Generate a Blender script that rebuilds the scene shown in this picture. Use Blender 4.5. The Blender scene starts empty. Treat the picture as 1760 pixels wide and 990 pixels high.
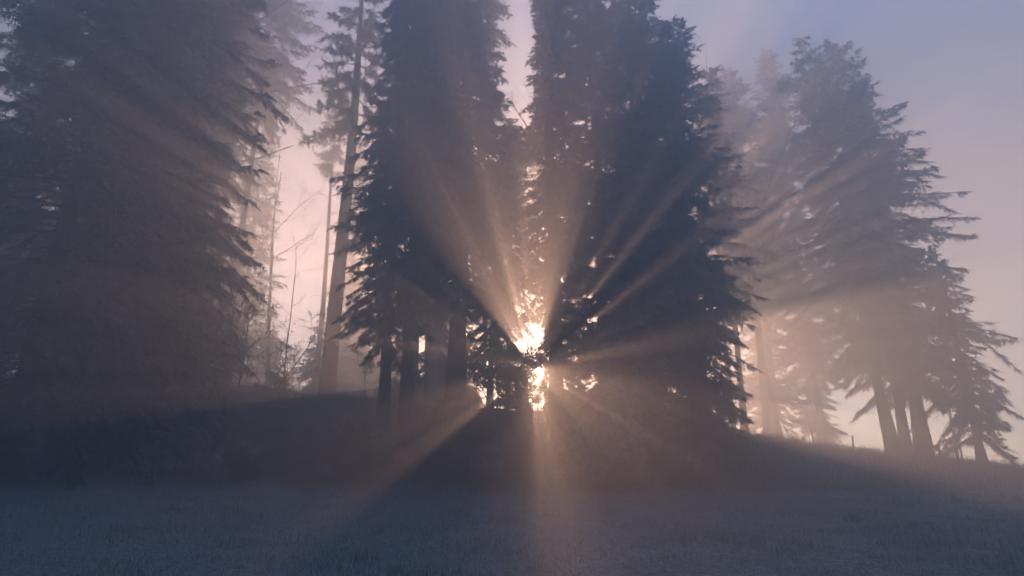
import bpy, math, random
import numpy as np
from mathutils import Vector

# ------------------------------------------------------------------ camera
R = math.radians
S = bpy.context.scene
COL = S.collection
PITCH = 18.0
EYE = 1.6
FPX = 24.0 / 36.0 * 1760.0

cd = bpy.data.cameras.new('camera')
cam = bpy.data.objects.new('camera', cd)
COL.objects.link(cam)
cd.sensor_width = 36.0
cd.lens = 24.0
cd.clip_start = 0.05
cd.clip_end = 3000.0
cam.location = (0.0, 0.0, EYE)
cam.rotation_euler = (R(90.0 + PITCH), 0.0, 0.0)
S.camera = cam

# ------------------------------------------------------------------ light
SUN_ELEV = 11.3
SUN_AZ = 1.75            # degrees to the right of straight ahead (+Y)

world = bpy.data.worlds.new('World')
S.world = world
world.use_nodes = True
wt = world.node_tree
bg = wt.nodes['Background']
sky = wt.nodes.new('ShaderNodeTexSky')
sky.sky_type = 'NISHITA'
sky.sun_disc = False
sky.sun_elevation = R(SUN_ELEV)
sky.sun_rotation = R(SUN_AZ)
sky.altitude = 600.0
sky.air_density = 1.3
sky.dust_density = 0.3
sky.ozone_density = 3.5
wt.links.new(sky.outputs['Color'], bg.inputs['Color'])
bg.inputs['Strength'].default_value = 0.073

ld = bpy.data.lights.new('sun', 'SUN')
sun = bpy.data.objects.new('sun', ld)
COL.objects.link(sun)
ld.energy = 5.0
ld.angle = R(0.53)
ld.color = (1.0, 0.41, 0.21)
sdir = Vector((math.sin(R(SUN_AZ)) * math.cos(R(SUN_ELEV)), math.cos(R(SUN_AZ)) * math.cos(R(SUN_ELEV)), math.sin(R(SUN_ELEV))))
sun.rotation_euler = sdir.to_track_quat('Z', 'Y').to_euler()
sun.location = sdir * 300

S.view_settings.view_transform = 'Standard'
S.view_settings.look = 'None'
S.view_settings.gamma = 1.0
S.view_settings.use_curve_mapping = False
S.view_settings.exposure = 2.68

S.render.engine = 'CYCLES'
cy = S.cycles
cy.use_denoising = True
cy.denoiser = 'OPENIMAGEDENOISE'
cy.denoising_input_passes = 'RGB_ALBEDO_NORMAL'
cy.max_bounces = 4
cy.diffuse_bounces = 2
cy.glossy_bounces = 1
cy.transmission_bounces = 2
cy.transparent_max_bounces = 4
cy.volume_bounces = 1
cy.caustics_reflective = False
cy.caustics_refractive = False
cy.sample_clamp_indirect = 4.0

HAZE_DENSITY = 0.038
HAZE_G = 0.64
HAZE_COLOR = (0.56, 0.75, 0.92, 1)


# ------------------------------------------------------------------ helpers
def tag(o, label=None, cat=None, group=None, kind=None):
    if label: o['label'] = label
    if cat: o['category'] = cat
    if group: o['group'] = group
    if kind: o['kind'] = kind
    return o


def empty(name, loc=(0, 0, 0), rz=0.0):
    o = bpy.data.objects.new(name, None)
    o.empty_display_size = 0.5
    COL.objects.link(o)
    o.location = loc
    o.rotation_euler = (0, 0, rz)
    return o


class MB:
    """Collects numpy batches of polygons into one mesh."""
    def __init__(self):
        self.v = []; self.nv = 0
        self.loops = []; self.sizes = []; self.mats = []

    def add(self, verts, faces, mat=0):
        verts = np.asarray(verts, np.float32).reshape(-1, 3)
        faces = np.asarray(faces, np.int64)
        self.v.append(verts)
        self.loops.append((faces + self.nv).ravel())
        self.sizes.append(np.full(len(faces), faces.shape[1], np.int64))
        self.mats.append(np.full(len(faces), mat, np.int64))
        self.nv += len(verts)

    def tube(self, pts, rad, sides=6, mat=0, cap=True):
        pts = np.asarray(pts, float); rad = np.asarray(rad, float)
        n = len(pts)
        tan = np.gradient(pts, axis=0)
        tan /= np.linalg.norm(tan, axis=1)[:, None] + 1e-9
        ref = np.array([0.31, 0.95, 0.05]) if abs(tan[0][2]) > 0.8 else np.array([0, 0, 1.0])
        a = np.cross(tan, ref); a /= np.linalg.norm(a, axis=1)[:, None] + 1e-9
        b = np.cross(tan, a)
        th = np.arange(sides) * 2 * math.pi / sides
        ring = pts[:, None, :] + rad[:, None, None] * (np.cos(th)[None, :, None] * a[:, None, :] + np.sin(th)[None, :, None] * b[:, None, :])
        i = np.arange(n - 1)[:, None] * sides
        j = np.arange(sides)[None, :]
        j2 = (j + 1) % sides
        f = np.stack([i + j, i + j2, i + sides + j2, i + sides + j], -1).reshape(-1, 4)
        self.add(ring.reshape(-1, 3), f, mat)

    def build(self, name, mats, parent=None, smooth=False):
        me = bpy.data.meshes.new(name)
        v = np.concatenate(self.v); L = np.concatenate(self.loops); s = np.concatenate(self.sizes); m = np.concatenate(self.mats)
        me.vertices.add(len(v)); me.vertices.foreach_set('co', v.ravel())
        me.loops.add(len(L)); me.loops.foreach_set('vertex_index', L.astype(np.int32))
        me.polygons.add(len(s))
        st = np.concatenate([[0], np.cumsum(s)[:-1]]).astype(np.int32)
        me.polygons.foreach_set('loop_start', st)
        me.polygons.foreach_set('material_index', m.astype(np.int32))
        if smooth: me.polygons.foreach_set('use_smooth', np.ones(len(s), bool))
        me.update(calc_edges=True)
        for mm in (mats if isinstance(mats, (list, tuple)) else [mats]): me.materials.append(mm)
        o = bpy.data.objects.new(name, me)
        COL.objects.link(o)
        if parent: o.parent = parent
        return o


def dup(root, loc, rz, scale, label=None, group=None, tilt=(0, 0)):
    r = root.copy(); COL.objects.link(r)
    r.location = loc; r.rotation_euler = (tilt[0], tilt[1], rz); r.scale = scale
    if label: r['label'] = label
    if group: r['group'] = group
    for ch in list(root.children):
        c = ch.copy(); COL.objects.link(c); c.parent = r
        for g in list(ch.children):
            d = g.copy(); COL.objects.link(d); d.parent = c
    return r


# ------------------------------------------------------------------ materials
def nmat(name):
    m = bpy.data.materials.new(name); m.use_nodes = True
    nt = m.node_tree
    return m, nt, nt.nodes['Principled BSDF'], nt.nodes['Material Output']


def noise(nt, scale, detail=4, rough=0.6, coord='Object'):
    tc = nt.nodes.new('ShaderNodeTexCoord')
    n = nt.nodes.new('ShaderNodeTexNoise')
    n.inputs['Scale'].default_value = scale
    n.inputs['Detail'].default_value = detail
    n.inputs['Roughness'].default_value = rough
    nt.links.new(tc.outputs[coord], n.inputs['Vector'])
    return n


def ramp(nt, src, stops):
    r = nt.nodes.new('ShaderNodeValToRGB')
    e = r.color_ramp.elements
    while len(e) > 1: e.remove(e[-1])
    e[0].position = stops[0][0]; e[0].color = (*stops[0][1], 1)
    for p, c in stops[1:]:
        k = e.new(p); k.color = (*c, 1)
    nt.links.new(src, r.inputs['Fac'])
    return r


def mixc(nt, fac, a, b):
    m = nt.nodes.new('ShaderNodeMix'); m.data_type = 'RGBA'
    nt.links.new(fac, m.inputs['Factor'])
    nt.links.new(a, m.inputs['A']); nt.links.new(b, m.inputs['B'])
    return m.outputs['Result']


def foliage_mat(name, c1, c2, frost=(0.30, 0.34, 0.38), f0=0.52, f1=0.75, trans=0.25):
    m, nt, p, out = nmat(name)
    a = ramp(nt, noise(nt, 0.9, 3).outputs['Fac'], [(0.3, c1), (0.7, c2)])
    fr = ramp(nt, noise(nt, 2.3, 6, 0.75).outputs['Fac'], [(f0, (0, 0, 0)), (f1, (1, 1, 1))])
    rgb = nt.nodes.new('ShaderNodeRGB'); rgb.outputs[0].default_value = (*frost, 1)
    c = mixc(nt, fr.outputs['Color'], a.outputs['Color'], rgb.outputs[0])
    nt.links.new(c, p.inputs['Base Color'])
    p.inputs['Roughness'].default_value = 0.75
    p.inputs['Specular IOR Level'].default_value = 0.2
    t = nt.nodes.new('ShaderNodeBsdfTranslucent'); nt.links.new(c, t.inputs['Color'])
    mx = nt.nodes.new('ShaderNodeMixShader'); mx.inputs[0].default_value = trans
    nt.links.new(p.outputs[0], mx.inputs[1]); nt.links.new(t.outputs[0], mx.inputs[2])
    nt.links.new(mx.outputs[0], out.inputs['Surface'])
    return m


def bark_mat(name, c1, c2):
    m, nt, p, out = nmat(name)
    tc = nt.nodes.new('ShaderNodeTexCoord')
    mp = nt.nodes.new('ShaderNodeMapping'); mp.inputs['Scale'].default_value = (7, 7, 1.2)
    n = nt.nodes.new('ShaderNodeTexNoise'); n.inputs['Scale'].default_value = 1.5; n.inputs['Detail'].default_value = 6
    nt.links.new(tc.outputs['Object'], mp.inputs['Vector']); nt.links.new(mp.outputs[0], n.inputs['Vector'])
    r = ramp(nt, n.outputs['Fac'], [(0.35, c1), (0.7, c2)])
    nt.links.new(r.outputs['Color'], p.inputs['Base Color'])
    b = nt.nodes.new('ShaderNodeBump'); b.inputs['Strength'].default_value = 0.8; b.inputs['Distance'].default_value = 0.05
    nt.links.new(n.outputs['Fac'], b.inputs['Height']); nt.links.new(b.outputs[0], p.inputs['Normal'])
    p.inputs['Roughness'].default_value = 0.9
    return m


M_NEEDLE = foliage_mat('spruce_needles', (0.025, 0.045, 0.034), (0.055, 0.085, 0.065), frost=(0.34, 0.40, 0.44), f0=0.42, f1=0.72)
M_FROST = foliage_mat('frosted_spruce_needles', (0.035, 0.060, 0.050), (0.075, 0.105, 0.085), frost=(0.42, 0.48, 0.52), f0=0.38, f1=0.62)
M_PINE = foliage_mat('pine_needles', (0.030, 0.050, 0.030), (0.06, 0.085, 0.05), f0=0.6, f1=0.85)
M_LEAF = foliage_mat('shrub_leaves', (0.06, 0.075, 0.03), (0.11, 0.10, 0.045), f0=0.62, f1=0.85, trans=0.45)
M_BRUSH = foliage_mat('undergrowth_leaves', (0.025, 0.035, 0.022), (0.06, 0.07, 0.045), f0=0.55, f1=0.8, trans=0.2)
M_BARK = bark_mat('spruce_bark', (0.035, 0.028, 0.024), (0.10, 0.08, 0.065))
M_PBARK = bark_mat('pine_bark', (0.05, 0.036, 0.028), (0.14, 0.10, 0.075))
M_TWIG = bark_mat('bare_twig_bark', (0.05, 0.042, 0.036), (0.13, 0.11, 0.095))
M_WOOD = bark_mat('weathered_post_wood', (0.09, 0.08, 0.07), (0.2, 0.18, 0.16))
m, nt, p, out = nmat('fence_wire_steel')
p.inputs['Base Color'].default_value = (0.2, 0.2, 0.21, 1); p.inputs['Metallic'].default_value = 0.8; p.inputs['Roughness'].default_value = 0.5
M_WIRE = m

# ground: frosted turf, browner leaf litter on the bank (mask stored as a vertex attribute of where the wood floor begins)
m, nt, p, out = nmat('frosted_turf')
n1 = noise(nt, 0.35, 5); n2 = noise(nt, 9.0, 6, 0.7); n3 = noise(nt, 45.0, 3, 0.7)
ca = ramp(nt, n1.outputs['Fac'], [(0.3, (0.10, 0.14, 0.13)), (0.7, (0.18, 0.22, 0.22))])
fr = ramp(nt, n2.outputs['Fac'], [(0.42, (0, 0, 0)), (0.7, (1, 1, 1))])
rgb = nt.nodes.new('ShaderNodeRGB'); rgb.outputs[0].default_value = (0.45, 0.51, 0.56, 1)
cm = mixc(nt, fr.outputs['Color'], ca.outputs['Color'], rgb.outputs[0])
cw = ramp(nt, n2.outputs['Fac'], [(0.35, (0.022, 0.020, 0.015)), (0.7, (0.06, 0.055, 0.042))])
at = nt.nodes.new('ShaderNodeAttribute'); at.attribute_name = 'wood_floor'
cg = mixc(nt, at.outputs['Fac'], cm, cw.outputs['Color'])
nt.links.new(cg, p.inputs['Base Color']); p.inputs['Roughness'].default_value = 0.9; p.inputs['Specular IOR Level'].default_value = 0.2
bm_ = nt.nodes.new('ShaderNodeBump'); bm_.inputs['Strength'].default_value = 0.7; bm_.inputs['Distance'].default_value = 0.05
nt.links.new(n3.outputs['Fac'], bm_.inputs['Height']); nt.links.new(bm_.outputs[0], p.inputs['Normal'])
M_TURF = m

def grass_mat(name, c1, c2, frost):
    m, nt, p, out = nmat(name)
    a = ramp(nt, noise(nt, 1.1, 4).outputs['Fac'], [(0.3, c1), (0.7, c2)])
    fr = ramp(nt, noise(nt, 6.0, 5, 0.7).outputs['Fac'], [(0.4, (0, 0, 0)), (0.66, (1, 1, 1))])
    rgb = nt.nodes.new('ShaderNodeRGB'); rgb.outputs[0].default_value = (*frost, 1)
    c = mixc(nt, fr.outputs['Color'], a.outputs['Color'], rgb.outputs[0])
    nt.links.new(c, p.inputs['Base Color']); p.inputs['Roughness'].default_value = 0.8
    p.inputs['Specular IOR Level'].default_value = 0.2
    return m
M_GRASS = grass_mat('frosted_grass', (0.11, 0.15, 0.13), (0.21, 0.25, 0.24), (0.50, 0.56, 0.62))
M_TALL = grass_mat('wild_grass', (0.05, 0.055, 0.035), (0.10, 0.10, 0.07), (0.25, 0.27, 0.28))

# ------------------------------------------------------------------ terrain
XS = np.array([-300, -60, -18, -11, -5, -1, 4, 9, 13, 18, 26, 34, 60, 300.0])
ZC = np.array([9.5, 9.0, 8.2, 7.45, 7.05, 6.8, 6.6, 6.3, 5.9, 5.3, 4.45, 3.75, 2.6, 1.5])     # crest height
YC = np.array([36, 36, 36, 36, 36, 37, 38, 39, 41, 43, 45, 46, 48, 48.0])                    # crest distance
YF = np.array([20, 20, 20.5, 24.5, 28, 28, 28.5, 29, 29, 28, 26, 25, 25, 25.0])                  # foot of the bank
ZF = np.array([3.2, 3.1, 2.95, 2.5, 2.15, 2.1, 2.1, 2.2, 2.35, 2.4, 2.05, 1.6, 0.8, 0.6])


def _sm(A):
    xs = np.arange(-300, 301, 0.5)
    a = np.interp(xs, XS, A)
    k = np.hanning(13); k /= k.sum()
    b = np.convolve(np.pad(a, 6, mode='edge'), k, mode='valid')
    return xs, b
_T = [_sm(A) for A in (ZC, YC, YF, ZF)]


def ground(x, y):
    x = np.asarray(x, float); y = np.asarray(y, float)
    zc, yc, yf, zf = [np.interp(x, t[0], t[1]) for t in _T]
    t = np.clip((y - yf) / (yc - yf), 0, 1)
    sl = zf / yf * (yc - yf) / (zc - zf)                      # keep the meadow's slope at the foot
    prof = sl * t * (1 - t) ** 2 + t * t * (3 - 2 * t)
    z = np.where(y < yf, zf * y / yf, zf + (zc - zf) * prof)
    z = np.where(y > yc, zc - 0.05 * np.minimum(y - yc, 60) * np.clip((y - yc) / 6, 0, 1), z)
    z = z + 0.06 * np.sin(x * 0.7 + 1.3 * np.sin(y * 0.31)) * np.sin(y * 0.55 + 0.8) + 0.03 * np.sin(x * 2.1 + y * 1.3)
    return z


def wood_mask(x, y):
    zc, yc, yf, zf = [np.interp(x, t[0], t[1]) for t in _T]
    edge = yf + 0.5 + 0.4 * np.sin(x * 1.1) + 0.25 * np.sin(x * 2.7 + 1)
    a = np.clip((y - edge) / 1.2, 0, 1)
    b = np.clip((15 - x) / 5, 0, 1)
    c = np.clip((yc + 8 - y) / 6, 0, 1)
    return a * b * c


def axis(lo, hi, fine_lo, fine_hi, step, far_step):
    a = np.arange(fine_lo, fine_hi + 1e-6, step)
    L = []; x = fine_lo; s = step
    while x > lo: s = min(s * 1.25, far_step); x -= s; L.append(max(x, lo))
    H = []; x = fine_hi; s = step
    while x < hi: s = min(s * 1.25, far_step); x += s; H.append(min(x, hi))
    return np.unique(np.concatenate([np.array(L[::-1]), a, np.array(H)]))

gx = axis(-200, 200, -36, 42, 0.35, 12)
gy = axis(-60, 72, 2, 52, 0.35, 12)
GX, GY = np.meshgrid(gx, gy)
GZ = ground(GX, GY)
nx, ny = len(gx), len(gy)
ii = (np.arange(ny - 1)[:, None] * nx + np.arange(nx - 1)[None, :]).ravel()
mb = MB()
mb.add(np.stack([GX, GY, GZ], -1).reshape(-1, 3), np.stack([ii, ii + 1, ii + nx + 1, ii + nx], -1))
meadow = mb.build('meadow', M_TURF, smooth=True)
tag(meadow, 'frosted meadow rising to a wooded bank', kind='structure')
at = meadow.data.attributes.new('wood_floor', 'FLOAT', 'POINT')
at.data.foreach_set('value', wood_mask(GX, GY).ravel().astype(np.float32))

# the haze: one closed box round camera, ground and trees
HAZE_TOP = 43.0
mb = MB()
x0, x1, y0, y1, z0, z1 = -202, 202, -62, 74, float(GZ.min()) - 1.0, HAZE_TOP
mb.add([(x0, y0, z0), (x1, y0, z0), (x1, y1, z0), (x0, y1, z0), (x0, y0, z1), (x1, y0, z1), (x1, y1, z1), (x0, y1, z1)],
       [(3, 2, 1, 0), (4, 5, 6, 7), (0, 1, 5, 4), (1, 2, 6, 5), (2, 3, 7, 6), (3, 0, 4, 7)])
mh = bpy.data.materials.new('morning_haze'); mh.use_nodes = True
nt = mh.node_tree; nt.nodes.remove(nt.nodes['Principled BSDF'])
pv = nt.nodes.new('ShaderNodeVolumePrincipled')
pv.inputs['Color'].default_value = HAZE_COLOR
pv.inputs['Density'].default_value = HAZE_DENSITY
pv.inputs['Anisotropy'].default_value = HAZE_G
nt.links.new(pv.outputs[0], nt.nodes['Material Output'].inputs['Volume'])
haze = mb.build('haze', mh)
tag(haze, 'thin morning mist filling the air over the meadow and the wood', kind='stuff')

# ------------------------------------------------------------------ placing
cP, sP = math.cos(R(PITCH)), math.sin(R(PITCH))


def base_at(px, Y):
    """Ground point at distance Y whose bearing is that of the photograph's column px."""
    cx = (px - 880.0) / FPX
    x = 0.0
    for _ in range(12):
        z = float(ground(x, Y))
        x = cx * (Y * cP + (z - EYE) * sP)
    return Vector((x, Y, float(ground(x, Y))))


def height_to(p, py):
    """Height above p that reaches the photograph's row py at that distance."""
    cyv = (495.0 - py) / FPX
    k = (sP + cyv * cP) / (cP - cyv * sP)
    return p.y * k + EYE - p.z


# ------------------------------------------------------------------ conifers
def needles(mb, P, D, Ln, rng, k=5, size=0.13, mat=0):
    """P origins, D unit directions, Ln lengths of twigs: herringbone of small needle sprays."""
    n = len(P)
    if n == 0: return
    up = np.array([0, 0, 1.0]) + rng.normal(0, 0.45, (n, 3))
    side = np.cross(D, up); side /= np.linalg.norm(side, axis=1)[:, None] + 1e-9
    u = (np.arange(k) + 0.6) / k
    u = np.clip(u[None, :] + rng.uniform(-0.06, 0.06, (n, k)), 0.02, 1.0)
    sag = -(u ** 2) * 0.22 * Ln[:, None]
    C = P[:, None, :] + D[:, None, :] * (u * Ln[:, None])[..., None]
    C[..., 2] += sag
    ll = size * rng.uniform(0.75, 1.3, (n, k)) * (1.15 - 0.5 * u)
    w = 0.42 * ll
    tris = []
    for sg in (-1, 1):
        tip = C + (D[:, None, :] * 0.75 + sg * side[:, None, :] * rng.uniform(0.5, 0.95, (n, k))[..., None]) * ll[..., None] * 1.25
        tip[..., 2] -= 0.28 * ll
        a = C - D[:, None, :] * (w * 0.6)[..., None]
        b = C + D[:, None, :] * (w * 0.9)[..., None]
        tris.append(np.stack([a, b, tip], 2).reshape(-1, 3))
    V = np.concatenate(tris)
    mb.add(V, np.arange(len(V)).reshape(-1, 3), mat)


def conifer(name, H, Rad, cb, seed, mat, droop=0.30, whorl=0.34, per=7.0, power=0.75, ragged=0.25, holes=0.10,
            tr=0.32, lean=0.0, twig=1.0, gap=None, stubs=True, k=6, size=0.125, top_round=0.0):
    rng = np.random.default_rng(seed)
    root = empty(name)
    tm = MB()
    hz = np.linspace(-0.4, H, 16)
    bx = lean * hz + 0.10 * np.sin(hz * 0.25 + seed); by = 0.08 * np.sin(hz * 0.31 + 2 * seed)
    bx -= bx[1]; by -= by[1]
    rad = tr * (1 - np.clip(hz / H, 0, 1)) ** 0.85 + 0.015
    rad[0:2] *= (1.45, 1.2)
    tm.tube(np.stack([bx, by, hz], 1), rad, 9)
    fm = MB()
    z = cb
    PP, DD, LL = [], [], []
    wob = rng.uniform(0, 6.28, 4)
    while z < H - 0.15:
        t = (z - cb) / (H - cb)
        prof = (1 - t) ** power
        if top_round: prof = (1 - t ** (2 + top_round)) ** 0.6 * (1 - 0.3 * t)
        prof *= min(1.0, 0.55 + 2.2 * t)
        rz = Rad * prof * (1 + ragged * 0.6 * math.sin(z * 0.8 + wob[0]) * math.sin(z * 0.33 + wob[1]))
        nb = rng.poisson(per * (0.6 + 0.4 * prof)) + 1
        for _ in range(nb):
            if rng.random() < holes: continue
            az = rng.uniform(0, 2 * math.pi)
            L = max(0.25, rz * rng.uniform(1 - ragged * 1.6, 1 + ragged * 0.7) * (1 + 0.22 * math.sin(az * 2 + wob[2] + z * 0.2)))
            if gap is not None and gap(z, az): L *= 0.35
            zz = z + rng.uniform(-0.25, 0.25)
            a0 = 0.45 * t + rng.uniform(-0.12, 0.12) - 0.12 * (1 - t)
            d = droop * (1.15 - 0.7 * t) * rng.uniform(0.55, 1.35)
            ns = 9
            s = np.linspace(0, 1, ns)
            rr = L * s
            zc_ = zz + L * (a0 * s - d * s ** 2 * 1.5 + d * rng.uniform(0.1, 0.75) * s ** 4)
            curve = 0.12 * rng.normal() * L * s ** 2
            ca, sa = math.cos(az), math.sin(az)
            cx0 = np.interp(zz, hz, bx); cy0 = np.interp(zz, hz, by)
            pts = np.stack([cx0 + rr * ca - curve * sa, cy0 + rr * sa + curve * ca, zc_], 1)
            br = (0.012 + 0.011 * L)
            if L > 0.8: tm.tube(pts[::2], br * (1 - 0.8 * s[::2]) + 0.004, 3)
            # twigs
            n = int(max(6, L / 0.062 * twig))
            ss = rng.uniform(0.10 if L < 2 else 0.2, 1.0, n) ** 0.85
            base = np.stack([np.interp(ss, s, pts[:, i]) for i in range(3)], 1)
            tang = np.stack([np.interp(ss, (s[:-1] + s[1:]) / 2, np.diff(pts[:, i])) for i in range(3)], 1)
            tang /= np.linalg.norm(tang, axis=1)[:, None] + 1e-9
            sg = np.where(rng.random(n) < 0.5, -1.0, 1.0)
            sd = np.stack([-np.full(n, sa), np.full(n, ca), np.zeros(n)], 1)
            fw = rng.uniform(0.25, 1.0, n)
            D = tang * fw[:, None] + sd * (sg * rng.uniform(0.35, 1.0, n))[:, None]
            D[:, 2] -= rng.uniform(-0.15, 0.8, n) * (1.1 - 0.8 * t) + rng.normal(0, 0.22, n)
            D /= np.linalg.norm(D, axis=1)[:, None]
            ln = rng.uniform(0.4, 1.0, n) * (0.22 + 0.8 * (1 - ss) ** 0.6) * min(1.25, 0.45 + 0.28 * L)
            PP.append(base); DD.append(D); LL.append(ln)
            # the tip
            PP.append(pts[-1:]); d0 = pts[-1] - pts[-2]; DD.append((d0 / (np.linalg.norm(d0) + 1e-9))[None]); LL.append(np.array([0.4 * min(1, L)]))
        z += whorl * rng.uniform(0.75, 1.25)
    if stubs and cb > 1.5:
        for zz in np.arange(1.2, cb, 0.45):
            az = rng.uniform(0, 6.28); L = rng.uniform(0.3, 1.5)
            cx0 = np.interp(zz, hz, bx); cy0 = np.interp(zz, hz, by)
            s = np.linspace(0, 1, 4)
            pts = np.stack([cx0 + L * s * math.cos(az), cy0 + L * s * math.sin(az), zz - 0.25 * L * s ** 2 + rng.normal(0, .05, 4) * s], 1)
            tm.tube(pts, 0.022 * (1 - 0.8 * s), 3)
    needles(fm, np.concatenate(PP), np.concatenate(DD), np.concatenate(LL), rng, k=k, size=size)
    tm.build('trunk', M_BARK, root, smooth=True)
    fm.build('crown', mat, root)
    return root


def branch_tree(name, H, seed, trunk_r=0.16, levels=4, spread=0.6, first=0.35, drop=0.0, crown_name='crown', bark=None, tip=0.006,
                nkid=(5, 8), leaf=None, leaf_size=0.07, leaf_n=3, lean=0.0, leader=True, up=0.25, kid_len=0.5):
    """Bare deciduous tree or shrub grown branch by branch; optionally leafed."""
    rng = np.random.default_rng(seed)
    root = empty(name)
    tm, cm, lm = MB(), MB(), MB()
    bark = bark or M_TWIG
    LP, LD = [], []

    def grow(p, d, L, r, lev):
        ns = 7 if lev == 0 else (5 if lev < 3 else 4)
        pts = [p.copy()]; dd = d.copy()
        for i in range(ns - 1):
            dd = dd + rng.normal(0, 0.07 if lev == 0 else 0.16, 3)
            dd[2] += (up if lev > 0 else 0.05) * 0.25 - drop * 0.25 * (lev > 0) * (i / ns)
            dd /= np.linalg.norm(dd)
            pts.append(pts[-1] + dd * L / (ns - 1))
        pts = np.array(pts)
        s = np.linspace(0, 1, ns)
        rr = r * (1 - 0.75 * s) + tip * 0.5
        (tm if lev == 0 else cm).tube(pts, rr, 8 if lev == 0 else (5 if lev == 1 else 3))
        if leaf and lev >= levels - 2:
            n = leaf_n * (ns - 1)
            u = rng.uniform(0.15, 1, n)
            LP.append(np.stack([np.interp(u, s, pts[:, i]) for i in range(3)], 1)); LD.append(np.repeat(dd[None], n, 0))
        if lev >= levels - 1: return
        nk = rng.integers(nkid[0], nkid[1] + 1) + (3 if lev == 0 else 0)
        for u in np.sort(rng.uniform(first if lev == 0 else 0.15, 0.98, nk)):
            q = np.array([np.interp(u, s, pts[:, i]) for i in range(3)])
            i = min(int(u * (ns - 1)), ns - 2)
            t = pts[i + 1] - pts[i]; t /= np.linalg.norm(t)
            v = rng.normal(0, 1, 3); v -= t * v.dot(t); v /= np.linalg.norm(v)
            nd = t * (1 - spread * 0.45) + v * spread * rng.uniform(0.7, 1.3)
            nd /= np.linalg.norm(nd)
            grow(q, nd, L * kid_len * rng.uniform(0.6, 1.15) * (1.15 - 0.55 * u), max(tip, r * (1 - 0.75 * u) * 0.55), lev + 1)

    d0 = np.array([lean, 0, 1.0]); d0 /= np.linalg.norm(d0)
    if leader:
        grow(np.array([0, 0, -0.2]), d0, H, trunk_r, 0)
    else:                                                      # many stems from the stool
        for _ in range(7):
            v = np.array([rng.normal(0, 0.45) + lean, rng.normal(0, 0.45), 1.0]); v /= np.linalg.norm(v)
            b = np.array([rng.normal(0, 0.12), rng.normal(0, 0.12), -0.1])
            grow(b, v, H * rng.uniform(0.6, 1.0), trunk_r * rng.uniform(0.6, 1), 0)
    tm.build('trunk' if leader else 'stems', bark, root, smooth=True)
    c = cm.build('branches', bark, root)
    if leaf:
        P = np.concatenate(LP); D = np.concatenate(LD); n = len(P)
        P = P + rng.normal(0, leaf_size * 0.7, (n, 3))
        A = rng.normal(0, 1, (n, 3)) + D * 0.6; A /= np.linalg.norm(A, axis=1)[:, None]
        B = np.cross(A, rng.normal(0, 1, (n, 3))); B /= np.linalg.norm(B, axis=1)[:, None]
        l = leaf_size * rng.uniform(0.7, 1.3, (n, 1)); w = l * 0.36
        V = np.stack([P, P + A * l * 0.5 + B * w, P + A * l, P + A * l * 0.5 - B * w], 1).reshape(-1, 3)
        lm.add(V, np.arange(len(V)).reshape(-1, 4))
        lm.build('leaves', leaf, root)
    return root


def put(o, px, Y, rz=0.0, sink=0.0, dz=0.0):
    p = base_at(px, Y)
    o.location = (p.x, p.y, p.z - sink)
    o.rotation_euler[2] = rz
    return o


def H_for(px, Y, py):
    return height_to(base_at(px, Y), py)


CAT = 'tree'
SP = 'spruces along the wood edge'

# ---- far left dark group
t = put(conifer('spruce_tree', 31, 4.2, 0.6, 11, M_NEEDLE, droop=0.38, power=0.55), 10, 20.5)
tag(t, 'darkest spruce at the left border of the photo, boughs down to the frosty grass', CAT, SP)
t = put(conifer('spruce_tree', 31, 3.4, 0.8, 12, M_NEEDLE, droop=0.38, power=0.6, holes=0.15), 150, 23)
tag(t, 'dark spruce between the left border one and the big frosted one', CAT, SP)
t = put(conifer('spruce_tree', 31, 2.8, 0.3, 13, M_FROST, droop=0.5, ragged=0.34, holes=0.12, power=0.5, tr=0.34, per=8,
                gap=lambda z, a: 10.5 < z < 12.0), 262, 24.5)
tag(t, 'big spruce with frosted drooping boughs left of the glowing gap', CAT, SP)
t = put(conifer('spruce_tree', 30, 2.7, 9.0, 14, M_NEEDLE, droop=0.4, ragged=0.4, holes=0.12, power=0.45, tr=0.3), 288, 33)
tag(t, 'spruce with its crown high above and behind the big frosted one', CAT, SP)

t = put(conifer('spruce_tree', 30, 3.2, 19.0, 15, M_NEEDLE, droop=0.4, ragged=0.4, holes=0.2, power=0.35, tr=0.26, per=6), 380, 40)
tag(t, 'thin crowned spruce half hidden behind the top of the big frosted one', CAT, SP)

# ---- centre left
t = put(conifer('spruce_tree', 27, 2.6, 4.4, 21, M_NEEDLE, droop=0.44, ragged=0.35, power=0.55, tr=0.27), 657, 31.5)
tag(t, 'spruce with low ragged boughs just right of the tall bare pine trunk', CAT, SP)
t = put(conifer('spruce_tree', 37, 3.4, 6.2, 22, M_NEEDLE, droop=0.36, power=0.42, tr=0.27), 696, 33)
tag(t, 'tall spruce on the middle trunk of the left centre clump', CAT, SP)
t = put(conifer('spruce_tree', 37, 3.5, 6.0, 23, M_NEEDLE, droop=0.38, power=0.42, tr=0.46), 782, 33.5)
tag(t, 'tall thick trunked spruce left of the sunburst', CAT, SP)
t = put(conifer('spruce_tree', 15, 2.3, 3.0, 24, M_NEEDLE, droop=0.46, ragged=0.4, holes=0.15, tr=0.16), 842, 36)
tag(t, 'shorter drooping spruce close to the left of the sun', CAT, SP)

t = put(conifer('spruce_tree', H_for(905, 41, 345), 1.5, 10.0, 25, M_NEEDLE, droop=0.46, ragged=0.4, holes=0.1, tr=0.16, power=0.5), 985, 41)
tag(t, 'slim spruce filling the slot between the two centre clumps above the sun', CAT, SP)

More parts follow.
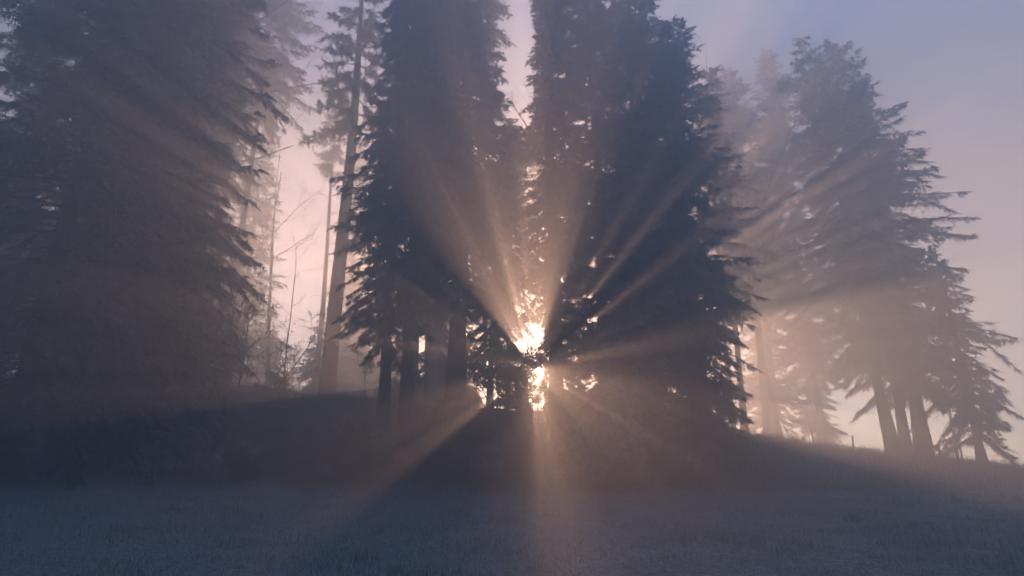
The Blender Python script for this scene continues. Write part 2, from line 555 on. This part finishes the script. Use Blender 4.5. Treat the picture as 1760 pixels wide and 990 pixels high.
t = put(conifer('spruce_tree', H_for(880, 40, 215), 2.2, 5.8, 26, M_NEEDLE, droop=0.5, ragged=0.35, holes=0.05, lean=0.02, tr=0.13, power=0.4, per=10), 872, 40)
tag(t, 'slim spruce whose drooping boughs hang just above the sun', CAT, SP)

# ---- centre right
t = put(conifer('spruce_tree', 35, 2.1, 1.6, 31, M_NEEDLE, droop=0.34, power=0.3, tr=0.36, ragged=0.22, holes=0.05,
                gap=lambda z, a: math.cos(a) < (-0.6 if z > 17 else -2 if z > 9 else 0.1)), 957, 30.5)
tag(t, 'dense column of a spruce immediately right of the sunburst', CAT, SP)
t = put(conifer('spruce_tree', 34, 2.7, 0.8, 36, M_NEEDLE, droop=0.34, power=0.4, tr=0.3, holes=0.14), 1042, 32.5)
tag(t, 'tall spruce between the dense column one and the round topped one', CAT, SP)
t = put(conifer('spruce_tree', H_for(1140, 33.5, -45), 3.7, 0.8, 32, M_NEEDLE, droop=0.3, top_round=4, tr=0.36, holes=0.08), 1130, 33.5)
tag(t, 'broad round topped spruce in the middle of the right centre clump', CAT, SP)
t = put(conifer('spruce_tree', H_for(1215, 36, 30), 3.2, 1.0, 33, M_NEEDLE, droop=0.32, top_round=2.0), 1215, 36)
tag(t, 'spruce forming the right edge of the right centre clump', CAT, SP)
t = put(conifer('spruce_tree', 24, 2.7, 2.2, 34, M_NEEDLE, droop=0.42, ragged=0.4, whorl=0.95, per=15, power=0.5), 1205, 33)
tag(t, 'spruce with widely stepped boughs at the right foot of the centre clump', CAT, SP)
t = put(conifer('spruce_tree', 17, 2.7, 0.4, 35, M_FROST, droop=0.42, ragged=0.35, per=8), 1088, 30.8)
tag(t, 'half height spruce in front of the round topped one, boughs to the ground', CAT, SP)

t = put(conifer('spruce_tree', H_for(1262, 43, 90), 2.5, 8.5, 37, M_NEEDLE, droop=0.44, ragged=0.4, whorl=1.5, per=17, holes=0.25, power=0.45, tr=0.2), 1282, 43)  # added with spaced tiers so the low sun breaks into streaks
tag(t, 'loose spruce with separate tiers of boughs, added behind the right edge of the centre clump to streak the light', CAT, SP)

# ---- right group
RG = 'firs on the right of the ridge'
t = put(conifer('fir_tree', H_for(1500, 44, 62), 3.7, 7.0, 41, M_NEEDLE, droop=0.42, ragged=0.4, holes=0.22, tr=0.36, lean=-0.05, top_round=2.0, whorl=0.42), 1535, 44)
tag(t, 'tallest left leaning fir of the right hand group with sky gaps', CAT, RG)
t = put(conifer('fir_tree', H_for(1520, 45, 72), 4.6, 6.0, 42, M_NEEDLE, droop=0.42, ragged=0.40, holes=0.2, tr=0.3, lean=-0.015, top_round=2.0, whorl=0.38), 1562, 45)
tag(t, 'broad fir on the thin middle trunk of the right hand group', CAT, RG)
t = put(conifer('fir_tree', H_for(1560, 44.5, 120), 4.6, 5.0, 43, M_NEEDLE, droop=0.46, ragged=0.40, holes=0.2, tr=0.45, lean=0.0, top_round=0.6), 1592, 44.5)
tag(t, 'fir on the thick flared trunk of the right hand group', CAT, RG)
t = put(conifer('fir_tree', H_for(1690, 43, 420), 3.0, 2.0, 44, M_NEEDLE, droop=0.5, ragged=0.36, tr=0.26, power=0.75, lean=-0.02), 1690, 43)
tag(t, 'small drooping fir standing apart by the wire fence', CAT, RG)
t = put(conifer('fir_tree', H_for(1390, 57, 85), 4.2, 9.0, 45, M_NEEDLE, droop=0.32, ragged=0.4, holes=0.2, tr=0.3, top_round=1.0), 1425, 57)
tag(t, 'misty fir with a narrow top just left of the right hand group', CAT, RG)
t = put(conifer('fir_tree', H_for(1335, 55, 120), 4.6, 13.0, 46, M_NEEDLE, droop=0.32, ragged=0.4, holes=0.2, tr=0.3, top_round=2.0), 1335, 55)
tag(t, 'misty fir with its crown high between the centre clump and the right hand group', CAT, RG)

# ---- trees beyond, in the bright mist
BG = 'misty conifers beyond the ridge'
far = conifer('spruce_tree', 28, 3.2, 2.5, 51, M_NEEDLE, droop=0.3, k=4, size=0.17, twig=0.8, ragged=0.3, holes=0.2)
tag(put(far, 585, 57, 0.4), 'pale misty spruce seen behind the tall bare pine trunk', CAT, BG)
for px, Y, rz, sc, lab in [
    (395, 52, 1.0, 1.0, 'pale misty spruce showing past the right side of the big frosted spruce'),
    (300, 42, 2.0, 1.05, 'dim spruce hidden behind the big frosted spruce'),
    (190, 40, 3.0, 1.05, 'dim spruce behind the second one from the left border'),
    (60, 36, 4.0, 1.05, 'dim spruce behind the darkest one at the left border'),
    (-60, 33, 5.0, 1.0, 'dark spruce cut off by the left border'),
    (1345, 58, 0.7, 1.05, 'faint tall spruce in the pink mist right of the centre clump'),
    (1420, 60, 1.7, 0.75, 'faint lower spruce left of the right hand firs'),
    (735, 44, 2.6, 1.0, 'misty spruce behind the left centre clump'),
    (1125, 43, 5.6, 1.0, 'misty spruce behind the right centre clump'),
]:
    p = base_at(px, Y)
    dup(far, (p.x, p.y, p.z), rz, (sc, sc, sc), lab, BG)

# ---- young spruces added beyond to block low sun, nearly lost in the mist
young = conifer('blocker_spruce', 10.5, 2.6, 0.3, 55, M_NEEDLE, droop=0.36, ragged=0.3)
rng = np.random.default_rng(17)
YL = 'young spruce in the mist beyond the ridge, added to block low sun'
YG = 'young spruces added to block low sun'
for i, px in enumerate([330, 372, 415, 452, 492, 530, 572, 612, 655, 700, 742, 775, 792]):
    p = base_at(px, 58 + rng.uniform(-3, 6) if px < 600 else (50 if px < 770 else 42) + rng.uniform(-4, 5))
    sc = rng.uniform(0.85, 1.1) * (1.0 if px < 620 else 0.75 if px < 770 else 0.6)
    if i == 0:
        young.location = p; tag(young, YL, 'tree', YG)
    else:
        dup(young, p, i * 1.1, (sc * 1.1, sc * 1.1, sc), YL, YG)

for px, Y, sc in [(622, 61, 1.15), (650, 63, 1.3), (678, 60, 1.2)]:  # added out of sight behind the left centre clump to shade the left side
    dup(young, base_at(px, Y), px * 0.7, (sc, sc, sc), YL, YG)

# ---- tall pine by the gap
def pine(name, H, cb, Rad, seed, tr, lean=0.0):
    rng = np.random.default_rng(seed)
    root = empty(name); tm, fm = MB(), MB()
    hz = np.linspace(-0.4, H, 18)
    bx = lean * hz + 0.12 * np.sin(hz * 0.2 + seed); by = 0.1 * np.sin(hz * 0.23)
    bx -= bx[1]; by -= by[1]
    tm.tube(np.stack([bx, by, hz], 1), tr * (1 - 0.8 * np.clip(hz / H, 0, 1) ** 1.3) * np.where(hz < 0.6, 1.15, 1), 12)
    PP, DD, LL = [], [], []
    for zz in np.arange(cb, H, 0.33):
        t = (zz - cb) / (H - cb)
        for _ in range(rng.integers(1, 4)):
            az = rng.uniform(0, 6.28); L = Rad * (1 - 0.7 * t) * rng.uniform(0.35, 1.1)
            s = np.linspace(0, 1, 6)
            c0 = np.array([np.interp(zz, hz, bx), np.interp(zz, hz, by), zz])
            pts = c0 + np.stack([L * s * math.cos(az), L * s * math.sin(az), L * (0.15 * s - 0.25 * s ** 2 + 0.35 * t * s)], 1) + rng.normal(0, 0.05, (6, 3)) * s[:, None]
            tm.tube(pts, (0.015 + 0.012 * L) * (1 - 0.8 * s), 4)
            n = int(14 + 16 * L)
            ss = rng.uniform(0.3, 1, n)
            P = np.stack([np.interp(ss, s, pts[:, i]) for i in range(3)], 1)
            D = rng.normal(0, 1, (n, 3)); D[:, 0] += math.cos(az); D[:, 1] += math.sin(az); D[:, 2] -= 0.15
            D /= np.linalg.norm(D, axis=1)[:, None]
            PP.append(P); DD.append(D); LL.append(rng.uniform(0.25, 0.6, n))
    for zz in np.arange(3, cb, 1.1):                            # dead stubs and whips below the crown
        az = rng.uniform(0, 6.28); L = rng.uniform(0.4, 2.4); s = np.linspace(0, 1, 6)
        c0 = np.array([np.interp(zz, hz, bx), np.interp(zz, hz, by), zz])
        pts = c0 + np.stack([L * s * math.cos(az), L * s * math.sin(az), L * (0.35 * s - 0.5 * s ** 2)], 1) + rng.normal(0, 0.06, (6, 3)) * s[:, None]
        tm.tube(pts, 0.02 * (1 - 0.8 * s) + 0.003, 3)
    needles(fm, np.concatenate(PP), np.concatenate(DD), np.concatenate(LL), rng, k=5, size=0.14)
    tm.build('trunk', M_PBARK, root, smooth=True); fm.build('crown', M_PINE, root)
    return root

t = put(pine('pine_tree', 27.5, 15.5, 3.2, 61, 0.42, lean=0.0), 562, 35.5)
tag(t, 'tall pine with a long bare trunk standing in the glowing gap', CAT, 'pines of the wood edge')
t = put(pine('pine_tree', 27, 15, 3.0, 62, 0.33), 1325, 50)
tag(t, 'slim misty pine trunk in the pink mist right of the centre clump', CAT, 'pines of the wood edge')
t = put(pine('pine_tree', 25, 18, 1.7, 63, 0.20), 535, 46)
tag(t, 'thin misty pine whose stem shows left of the tall bare pine trunk', CAT, 'pines of the wood edge')
t = put(pine('pine_tree', 27, 17, 2.5, 64, 0.24), 756, 43)
tag(t, 'misty pale trunked pine behind the thick trunk left of the sunburst', CAT, 'pines of the wood edge')
t = put(pine('pine_tree', 24, 14, 2.0, 65, 0.17), 712, 40)
tag(t, 'slender pine stem left of the other slender one under the left centre clump', CAT, 'pines of the wood edge')
t = put(pine('pine_tree', 24, 14, 2.0, 66, 0.17), 732, 39)
tag(t, 'slender pine stem right of the other slender one under the left centre clump', CAT, 'pines of the wood edge')
t = put(pine('pine_tree', 27, 19, 1.6, 68, 0.15), 938, 48)
tag(t, 'misty stem standing in the lit slot between the two centre clumps', CAT, 'pines of the wood edge')
t = put(pine('pine_tree', 24, 13, 2.0, 67, 0.16), 1262, 42)
tag(t, 'thin dark pine stem against the mist at the right edge of the centre clump', CAT, 'pines of the wood edge')

# ---- bare trees
BT = 'bare deciduous trees'
t = put(branch_tree('bare_tree', 24, 71, trunk_r=0.26, lean=0.22, levels=5, nkid=(3, 5)), 70, 31)
tag(t, 'leaning leafless tree with forked twigs at the upper left', CAT, BT)
t = put(branch_tree('bare_tree', 24, 72, trunk_r=0.22, lean=0.12, levels=5, nkid=(3, 5)), 165, 33)
tag(t, 'leafless tree behind the dark spruces left of the big frosted one', CAT, BT)
t = put(branch_tree('bare_tree', 21, 78, trunk_r=0.17, levels=5, nkid=(4, 5), first=0.25), 455, 48)
tag(t, 'faint leafless tree in the mist at the left side of the glowing gap', CAT, BT)
t = put(branch_tree('bare_tree', H_for(1310, 50, 85) * 0.93, 73, trunk_r=0.24, levels=5, nkid=(4, 5), first=0.5), 1350, 50)
tag(t, 'leafless tree whose fine twigs top the gap right of the centre clump', CAT, BT)
t = put(branch_tree('bare_tree', 25, 74, trunk_r=0.2, levels=5, nkid=(4, 5)), 1075, 36)
tag(t, 'leafless tree whose twigs cross the sky gap in the right centre clump', CAT, BT)
t = put(branch_tree('bare_tree', 10.5, 75, trunk_r=0.05, levels=3, nkid=(4, 6), spread=0.7, first=0.3, kid_len=0.3), 487, 40)
tag(t, 'thin leafless sapling in the glowing gap', 'sapling')
t = put(branch_tree('bare_tree', 15, 76, trunk_r=0.12, levels=5, nkid=(3, 5), lean=0.15), 1650, 48)
tag(t, 'leafless tree with twigs poking out right of the right hand firs', CAT, BT)
t = put(branch_tree('bare_shrub', 7.5, 77, trunk_r=0.07, levels=4, nkid=(5, 8), drop=0.9, leader=False, spread=0.7, up=0.0), 385, 29)
tag(t, 'leafless shrub with arching whips at the right side of the big frosted spruce', 'shrub')

# ---- leafy shrubs and undergrowth
t = put(branch_tree('leafy_shrub', 4.2, 81, trunk_r=0.035, levels=4, nkid=(4, 5), leaf=M_LEAF, leaf_size=0.12, leaf_n=2, leader=False, spread=0.8, first=0.25, kid_len=0.4), 855, 36)
tag(t, 'backlit leafy bush left of the sun with bright gaps between its leaves', 'bush')
t = put(branch_tree('leafy_shrub', 3.2, 83, trunk_r=0.035, levels=4, nkid=(3, 4), leaf=M_LEAF, leaf_size=0.11, leaf_n=2, leader=False, spread=0.8, first=0.25, kid_len=0.4), 905, 37)
tag(t, 'backlit leafy bush that the low sun sparkles through', 'bush')
t = put(branch_tree('leafy_shrub', 3.2, 82, trunk_r=0.03, levels=4, nkid=(3, 5), leaf=M_LEAF, leaf_size=0.09, leaf_n=2, spread=0.8, first=0.2), 622, 37)
tag(t, 'thin leafy bush between the tall pine trunk and the spruce trunks', 'bush')

t = put(branch_tree('leafy_tree', 5.8, 84, trunk_r=0.05, levels=4, nkid=(5, 6), leaf=M_LEAF, leaf_size=0.13, leaf_n=3, spread=0.75, first=0.15, kid_len=0.38), 912, 35.5)
tag(t, 'small leafy tree standing right in front of the sun', 'small tree')

UG = 'frosted shrubs on the shaded bank'
bush = branch_tree('undergrowth_shrub', 1.7, 91, trunk_r=0.02, levels=4, nkid=(4, 6), leaf=M_BRUSH, leaf_size=0.10, leaf_n=3, leader=False, spread=0.8)
bush2 = branch_tree('undergrowth_shrub', 2.2, 92, trunk_r=0.02, levels=4, nkid=(4, 6), leaf=M_FROST, leaf_size=0.10, leaf_n=3, leader=False, spread=0.8)
spots = [
    (bush, 600, 29.6, 1.0, 'frosted shrub on the dark bank below the spruce with ragged low boughs'),
    (bush2, 850, 30.0, 0.9, 'frosted shrub on the bank below the sunburst'),
    (bush, 480, 28.5, 0.8, 'low shrub on the dark bank below the glowing gap'),
    (bush, 720, 30.5, 0.9, 'low shrub on the bank below the slender pine stems'),
    (bush2, 1010, 29.4, 1.0, 'shrub at the foot of the dense column spruce'),
    (bush, 1150, 30.2, 1.0, 'shrub at the meadow edge under the round topped spruce'),
    (bush, 905, 33.0, 1.0, 'dark shrub right under the sun'),
    (bush, 370, 27.2, 0.8, 'low shrub at the foot of the big frosted spruce'),
    (bush2, 660, 30.2, 0.7, 'small shrub at the meadow edge in front of the left centre clump'),
    (bush, 800, 31.5, 0.9, 'shrub in front of the thick trunk left of the sunburst'),
]
for i, (src, px, Y, sc, lab) in enumerate(spots):
    p = base_at(px, Y)
    if i in (0, 1):
        src.location = p; src.rotation_euler[2] = i; src.scale = (sc,) * 3
        tag(src, lab, 'shrub', UG)
    else:
        dup(src, p, i * 1.3, (sc * 1.1, sc, sc), lab, UG)

rng = np.random.default_rng(23)
k_ = 0
while k_ < 26:
    px = rng.uniform(330, 1240); x_ = float(base_at(px, 31).x)
    zc_, yc_, yf_, zf_ = [float(np.interp(x_, t_[0], t_[1])) for t_ in _T]
    Y = rng.uniform(yf_ + 0.8, yc_ - 1.5)
    if 820 < px < 960 and Y > 32: continue
    sc = rng.uniform(0.35, 0.75)
    dup(bush if k_ % 2 else bush2, base_at(px, Y), rng.uniform(0, 6.28), (sc * 1.2, sc * 1.2, sc), 'low frosted scrub scattered on the shaded bank under the trees', UG)
    k_ += 1

for i, (px, Y, sc) in enumerate([(792, 37, 0.5), (818, 36.8, 0.42), (872, 37, 0.4), (898, 37.3, 0.45), (962, 37, 0.6), (988, 36.6, 0.8)]):
    dup(bush if i % 2 else bush2, base_at(px, Y), i * 0.9, (sc * 1.4, sc * 1.4, sc), 'low scrub in a row on the crest of the bank below the sun', 'scrub on the crest')

# ---- fences
fr_ = empty('wire_fence', base_at(1570, 44.5))
org = np.array(fr_.location)
fx = [1400, 1468, 1527, 1570, 1617, 1656, 1700, 1745, 1800]
fy = [43.2, 44.0, 44.3, 44.5, 44.7, 45.0, 45.3, 45.6, 45.8]
tops = []
rng = np.random.default_rng(5)
for px, Y in zip(fx, fy):
    p = np.array(base_at(px, Y)) - org
    h = 1.15 + rng.uniform(-0.1, 0.1); dx, dy = rng.normal(0, 0.05, 2)
    pm = MB(); pm.tube([p + (0, 0, -0.3), p + (dx * .5, dy * .5, h * .5), p + (dx, dy, h - 0.04), p + (dx, dy, h)], [0.065, 0.06, 0.055, 0.03], 8)
    pm.build('post', M_WOOD, fr_, smooth=True)
    tops.append(p + (dx * .6, dy * .6, 0))
for hz in (0.45, 0.75, 1.02):
    wm = MB()
    pts = []
    for a, b in zip(tops[:-1], tops[1:]):
        for u in np.linspace(0, 1, 5)[:-1]:
            pts.append(a + (b - a) * u + (0, 0.06, hz - 0.06 * math.sin(math.pi * u)))
    wm.tube(pts, np.full(len(pts), 0.006), 4); wm.build('wire', M_WIRE, fr_)
tag(fr_, 'wire fence on wooden posts along the ridge below the right hand firs', 'fence')

# ---- grass (nobody could count it)
def blades(name, X, Y, hmin, hmax, w, mat, seed, lab, tall=None):
    rng = np.random.default_rng(seed); n = len(X)
    Z = ground(X, Y) - 0.01
    h = rng.uniform(hmin, hmax, n)
    if tall is not None: h = h * tall
    az = rng.uniform(0, 6.28, n); ln = rng.uniform(0.2, 1.1, n) * h
    w = w * rng.uniform(0.6, 1.3, n)
    P = np.stack([X, Y, Z], 1)
    sd = np.stack([-np.sin(az), np.cos(az), np.zeros(n)], 1) * w[:, None]
    off = np.stack([np.cos(az) * ln, np.sin(az) * ln, h], 1)
    mid = np.stack([np.cos(az) * ln * .3, np.sin(az) * ln * .3, h * .62], 1)
    V = np.stack([P - sd, P + sd, P + mid + sd * .6, P + mid - sd * .6, P + off], 1).reshape(-1, 3)
    b = np.arange(n)[:, None] * 5
    mb = MB()
    mb.add(V, b + np.array([[0, 1, 2, 3]]))
    mb.sizes.append(np.full(n, 3, np.int64)); mb.mats.append(np.zeros(n, np.int64)); mb.loops.append((b + np.array([[3, 2, 4]])).ravel())
    o = mb.build(name, mat)
    tag(o, lab, kind='stuff')
    return o

rng = np.random.default_rng(3)
n = 330000
yy = 7.5 + 23 * rng.random(n) ** 1.25
xx = rng.uniform(-1, 1, n) * (4 + yy * 0.86)
clump = np.sin(xx * 1.9 + 2 * np.sin(yy * 1.3)) * np.sin(yy * 2.3 + 1.5 * np.sin(xx * 1.7)) + rng.normal(0, 0.5, n)
keep = (wood_mask(xx, yy) < 0.4) & (clump > -0.7)
xx, yy = xx[keep], yy[keep]
tall = 0.75 + 0.5 * np.clip(np.sin(xx * 0.9 + 1.7 * np.sin(yy * 0.6)) * np.sin(yy * 1.1 + xx * 0.35), -0.5, 1)
TX, TY, TH = [xx], [yy], [tall]
for _ in range(420):                                            # tussocks, thicker along the foot of the bank
    ty = rng.uniform(9, 29); tx = rng.uniform(-1, 1) * (3 + ty * 0.84)
    if rng.random() < 0.5:
        tx = rng.uniform(-20, 18); ty = float(np.interp(tx, _T[2][0], _T[2][1])) + rng.normal(-0.3, 0.7)
    k_ = rng.integers(40, 110); r_ = rng.uniform(0.08, 0.3)
    TX.append(tx + rng.normal(0, r_, k_)); TY.append(ty + rng.normal(0, r_, k_)); TH.append(np.full(k_, rng.uniform(1.6, 3.2)))
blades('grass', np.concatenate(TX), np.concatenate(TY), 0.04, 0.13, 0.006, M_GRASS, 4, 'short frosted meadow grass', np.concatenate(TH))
n = 60000
xx = rng.uniform(-26, 30, n); yy = rng.uniform(24, 46, n)
zc, yc, yf, zf = [np.interp(xx, t_[0], t_[1]) for t_ in _T]
keep = (yy > yf - 0.3) & (yy < yc + 2)
xx, yy = xx[keep], yy[keep]
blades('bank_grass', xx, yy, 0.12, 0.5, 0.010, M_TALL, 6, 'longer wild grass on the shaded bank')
